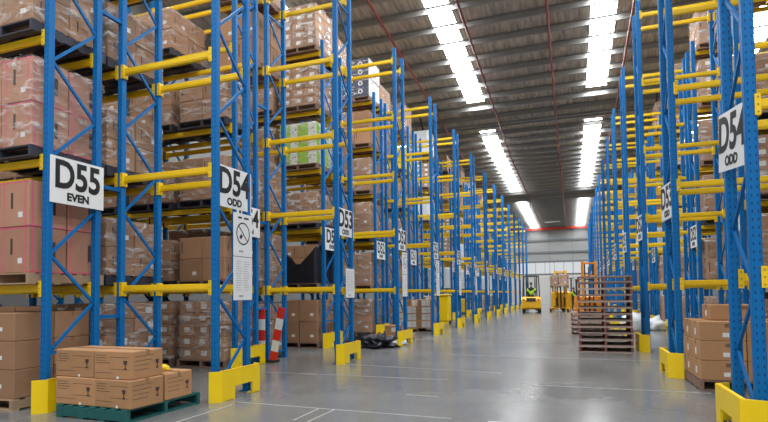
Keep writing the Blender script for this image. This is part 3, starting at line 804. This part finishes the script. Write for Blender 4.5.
def person(label, loc, rz, seated, cloth_top='hivis'):
    """faces -y before rotation; one continuous body, clothes and hair as children"""
    t = thing('person', label, 'person', loc, rz)
    if seated:
        hz = .52; V = [(0, 0, hz, .15, .12), (0, .02, hz+.25, .14, .10), (0, .0, hz+.48, .16, .10), (0, -.01, hz+.58, .055), (0, -.03, hz+.66, .05)]
        E = [(0, 1), (1, 2), (2, 3), (3, 4)]
        for s in (-1, 1):
            n = len(V); V += [(s*.10, -.03, hz, .09), (s*.13, -.42, hz+.02, .065), (s*.13, -.46, .10, .045), (s*.13, -.60, .05, .035)]; E += [(0, n), (n, n+1), (n+1, n+2), (n+2, n+3)]
            n = len(V); V += [(s*.20, .0, hz+.48, .06), (s*.25, -.08, hz+.24, .045), (s*.18, -.34, hz+.26, .032), (s*.17, -.42, hz+.28, .026)]; E += [(2, n), (n, n+1), (n+1, n+2), (n+2, n+3)]
            for f in range(5):
                m_ = len(V); fx = s*.17+(f-2)*.018; ln = (.045, .06, .066, .06, .045)[f]
                V += [(fx, -.42-ln, hz+.28, .009), (fx, -.42-ln-.02, hz+.25, .008)]; E += [(n+3, m_), (m_, m_+1)]
        hh = hz+.78
        shirt = [(0, .0, hz+.05, .165, .135), (0, .02, hz+.25, .155, .12), (0, .0, hz+.47, .18, .12), (-.21, 0, hz+.47, .075), (.21, 0, hz+.47, .075), (-.24, -.05, hz+.32, .062), (.24, -.05, hz+.32, .062)]
        SE = [(0, 1), (1, 2), (2, 3), (2, 4), (3, 5), (4, 6)]
    else:
        V = [(0, 0, .93, .14, .10), (0, .01, 1.18, .135, .095), (0, 0, 1.40, .16, .10), (0, 0, 1.50, .055), (0, -.01, 1.56, .05)]
        E = [(0, 1), (1, 2), (2, 3), (3, 4)]
        for s in (-1, 1):
            n = len(V); V += [(s*.09, 0, .86, .09), (s*.11, -.03 if s > 0 else .03, .50, .062), (s*.12, .02 if s > 0 else .08, .10, .042), (s*.13, -.12 if s > 0 else -.05, .045, .035)]; E += [(0, n), (n, n+1), (n+1, n+2), (n+2, n+3)]
            n = len(V); V += [(s*.20, 0, 1.40, .058), (s*.26, .03, 1.13, .044), (s*.22, -.18, 1.02, .032), (s*.20, -.26, 1.02, .026)]; E += [(2, n), (n, n+1), (n+1, n+2), (n+2, n+3)]
            for f in range(5):
                m_ = len(V); fx = s*.20+(f-2)*.018; ln = (.045, .06, .066, .06, .045)[f]
                V += [(fx, -.26-ln, 1.02, .009), (fx, -.26-ln-.02, .995, .008)]; E += [(n+3, m_), (m_, m_+1)]
        hh = 1.66
        shirt = [(0, 0, .95, .155, .12), (0, .01, 1.18, .15, .11), (0, 0, 1.39, .175, .115), (-.21, 0, 1.39, .073), (.21, 0, 1.39, .073), (-.245, .02, 1.24, .062), (.245, .02, 1.24, .062)]
        SE = [(0, 1), (1, 2), (2, 3), (2, 4), (3, 5), (4, 6)]
    put('body', skin_mesh('body', V, E, 'navycloth'), t)
    put('shirt', skin_mesh('shirt', shirt, SE, cloth_top), t)
    h = put('head', cached('head', lambda: head_mesh('skin')), t, (0, -.02, hh))
    def cap():
        bm = bmesh.new(); bmesh.ops.create_uvsphere(bm, u_segments=16, v_segments=12, radius=.5)
        for v in list(bm.verts):
            if v.co.z < -.1 or (v.co.y < -.28 and v.co.z < .22): bm.verts.remove(v)
        for v in bm.verts: v.co = Vector((v.co.x*.17, v.co.y*.215+.006, v.co.z*.262))
        me = bpy.data.meshes.new('hair'); bm.to_mesh(me); bm.free(); me.materials.append(M['hair']); return me
    put('hair', cached('hair', cap), h)
    return t

# ------------------------------------------------------------------ vehicles
def wheel(t, x, y, r, w):
    wm = put('wheel', MB().tube((x-w/2, y, r), (x+w/2, y, r), r, 'rubber', 18).mesh('wheel'), t)
    put('hub', MB().tube((x-w/2-.008, y, r), (x+w/2+.008, y, r), r*.45, 'amber', 12).mesh('hub'), wm)
def forklift(label, loc, rz):
    """seen from the back: counterweight at -y, mast at +y"""
    t = thing('forklift', label, 'forklift', loc, rz)
    b = MB(); b.prism([(-.95, .32), (-.98, .75), (-.90, .86), (-.55, .92), (-.45, .85), (-.45, .28), (-.80, .22)], -.52, .52, 'x', 'amber')
    put('counterweight', b.mesh('counterweight'), t)
    b = MB(); b.prism([(-.45, .26), (-.45, .74), (-.05, .74), (0, .50), (.55, .55), (.62, .95), (.78, .95), (.78, .26)], -.50, .50, 'x', 'amber'); put('chassis', b.mesh('chassis'), t)
    b = MB(); b.box((-.25, -1.0, .66), (.25, -.975, .86), 'steel'); put('radiator_grille', b.mesh('radiator_grille'), t)
    for s in (-1, 1):
        b = MB(); b.bar((s*.46, -.55, .90), (s*.42, -.35, 2.08), .07, .07, 'steel'); put('guard_post', b.mesh('guard_post'), t)
        b = MB(); b.bar((s*.46, .66, .95), (s*.42, .42, 2.08), .06, .06, 'steel'); put('guard_post', b.mesh('guard_post'), t)
        put('tail_light', MB().box((s*.40-.05, -.985, .72), (s*.40+.05, -.93, .80), 'red').mesh('tail_light'), t)
    b = MB()
    for x in (-.42, .42): b.bar((x, -.38, 2.10), (x, .48, 2.10), .06, .06, 'steel')
    for k in range(6): b.bar((-.42, -.35+k*.16, 2.10), (.42, -.35+k*.16, 2.10), .03, .04, 'steel')
    put('overhead_guard', b.mesh('overhead_guard'), t)
    b = MB(); b.box((-.24, -.42, .745), (.24, .0, .83), 'rubber', bevel=.02); b.box((-.20, -.44, .83), (.20, -.38, .98), 'rubber', bevel=.02); put('seat', b.mesh('seat'), t)
    b = MB(); b.bar((0, .58, .95), (0, .38, 1.25), .04, .04, 'steel'); b.tube((0, .375, 1.25), (0, .36, 1.28), .16, 'rubber', 16); put('steering_wheel', b.mesh('steering_wheel'), t)
    b = MB()
    for x in (-.30, .30, -.20, .20): b.box((x-.035, .82 if abs(x) > .25 else .88, .12), (x+.035, .90 if abs(x) > .25 else .95, 2.15 if abs(x) > .25 else 2.05), 'steel')
    for z in (.3, 1.2, 2.1): b.box((-.33, .83, z), (.33, .89, z+.08), 'steel')
    put('mast', b.mesh('mast'), t)
    b = MB(); b.box((-.45, .96, .25), (.45, 1.0, .33), 'steel'); b.box((-.45, .96, .60), (.45, 1.0, .68), 'steel'); put('fork_carriage', b.mesh('fork_carriage'), t)
    for s in (-1, 1):
        b = MB(); b.box((s*.28-.05, 1.0, .08), (s*.28+.05, 1.04, .68), 'steel'); b.box((s*.28-.05, 1.04, .08), (s*.28+.05, 2.0, .12), 'steel'); put('fork', b.mesh('fork'), t)
        wheel(t, s*.44, .55, .26, .18); wheel(t, s*.42, -.62, .22, .16)
    return t
FX, FY = -2.80, 38.8
forklift('orange counterbalance forklift seen from behind with a driver, far down the aisle', (FX, FY, 0), .05)
person('person in a hi-vis vest sitting on the orange forklift, seen from behind', (FX, FY-.12, .56), PI+.05, True).scale = (1.12,)*3
bpy.data.objects['forklift'].scale = (1.22,)*3

def reach_truck(label, loc, rz, col, H, name='reach_truck', cat='forklift'):
    t = thing(name, label, cat, loc, rz)
    b = MB(); b.prism([(-.1, .18), (-.1, 1.15), (.35, 1.25), (.95, 1.1), (1.05, .25), (.95, .18)], -.62, .62, 'x', col); put('body', b.mesh('body'), t)
    b = MB()
    for x in (-.32, .32): b.box((x-.06, -.55, .05), (x+.06, -.42, H), col)
    for x in (-.20, .20): b.box((x-.03, -.44, .08), (x+.03, -.38, H-.1), 'steel')
    n = int(H/.7)
    for k in range(n+1): b.box((-.36, -.50, .2+k*(H-.35)/n), (.36, -.44, .29+k*(H-.35)/n), col)
    put('mast', b.mesh('mast'), t)
    b = MB(); b.tube((0, -.47, .1), (0, -.47, H-.3), .045, 'steel', 8); put('lift_cylinder', b.mesh('lift_cylinder'), t)
    for s in (-1, 1):
        put('guard_post', MB().box((s*.55-.03, .1, 1.18), (s*.55+.03, .16, 2.05), 'steel').mesh('guard_post'), t)
        put('guard_post', MB().box((s*.50-.03, .85, 1.1), (s*.50+.03, .91, 2.05), 'steel').mesh('guard_post'), t)
        put('support_leg', MB().box((s*.5-.07, -1.4, .06), (s*.5+.07, -.1, .24), col).mesh('support_leg'), t)
        put('load_wheel', MB().tube((s*.5-.05, -1.3, .12), (s*.5+.05, -1.3, .12), .12, 'rubber', 12).mesh('load_wheel'), t)
        b = MB(); b.box((s*.25-.05, -.62, .3), (s*.25+.05, -.58, .85), 'steel'); b.box((s*.25-.05, -1.65, .3), (s*.25+.05, -.62, .34), 'steel'); put('fork', b.mesh('fork'), t)
    b = MB()
    for x in (-.55, .55): b.bar((x, .1, 2.07), (x, .92, 2.07), .05, .05, 'steel')
    for k in range(5): b.bar((-.55, .12+k*.19, 2.07), (.55, .12+k*.19, 2.07), .03, .04, 'steel')
    put('overhead_guard', b.mesh('overhead_guard'), t)
    put('drive_wheel', MB().tube((-.09, .8, .16), (.09, .8, .16), .16, 'rubber', 14).mesh('drive_wheel'), t)
    return t
reach_truck('yellow reach truck facing the camera with dark central mast, far down the aisle', (-.82, 42.1, 0), -.1, 'amber', 2.55).scale = (1.2,)*3
t = thing('pallet_load', 'pale pinkish wrapped load raised on the forks of the yellow reach truck', 'pallet load', (-.92, 40.72, 1.75), -.1)
put('pallet', pal_whole('wood'), t)
for s in (-1, 1): put('carton', carton_mesh(.5, .9, .82, 'big', 4), t, (s*.33, 0, .146))
put('stretch_wrap', wrap_mesh(1.18, .95, .8, .16, 'film', 5), t)
person('person standing in a hi-vis shirt and dark trousers beside the yellow reach truck', (.03, 41.9, 0), 1.2, False)
reach_truck('orange reach truck with a tall orange mast behind the pallet stack', (.74, 29.6, 0), .1, 'orange', 3.0)

# ------------------------------------------------------------------ ceiling lamp
for i, (x, y) in enumerate(((-1.9, 58.0), (-6.9, 38.2))):
    t = thing('ceiling_lamp', ['slim white batten lamp below the ceiling near the far wall', 'slim white batten lamp under the ceiling above the racks'][i], 'lamp', (x, y, Zr(y)-.75))
    put('lamp_housing', MB().box((-.8, -.06, .03), (.8, .06, .09), 'whitebox').mesh('lamp_housing'), t)
    put('lamp_diffuser', MB().box((-.78, -.05, 0), (.78, .05, .03), 'label').mesh('lamp_diffuser'), t)
    for s in (-1, 1): put('hanger', MB().tube((s*.6, 0, .09), (s*.6, 0, .7), .006, 'steel', 6).mesh('hanger'), t)

# ------------------------------------------------------------------ light and camera
w = bpy.data.worlds.new('World'); bpy.context.scene.world = w; w.use_nodes = True
bg = w.node_tree.nodes['Background']; bg.inputs[0].default_value = (1.0, .97, .94, 1); bg.inputs[1].default_value = .52

cam = bpy.data.cameras.new('Camera'); co = bpy.data.objects.new('Camera', cam); C.objects.link(co)
f = 527.24
cam.sensor_fit = 'HORIZONTAL'; cam.sensor_width = 36; cam.lens = f/768*36; cam.shift_y = (274.55-211)/768
cam.clip_start = .05; cam.clip_end = 300
R = Vector((0.94122708, 0.33757668, -0.01155678)); U = Vector((0.0238952, -0.03241757, 0.99918873)); F = Vector((-0.33692817, 0.94073965, 0.03857875))
co.matrix_world = Matrix(((R.x, U.x, -F.x, 0), (R.y, U.y, -F.y, 0), (R.z, U.z, -F.z, 1.3807), (0, 0, 0, 1)))
S = bpy.context.scene; S.camera = co
S.view_settings.view_transform = 'Standard'; S.view_settings.look = 'None'; S.view_settings.gamma = 1; S.view_settings.exposure = .2
S.cycles.max_bounces = 6; S.cycles.transparent_max_bounces = 16
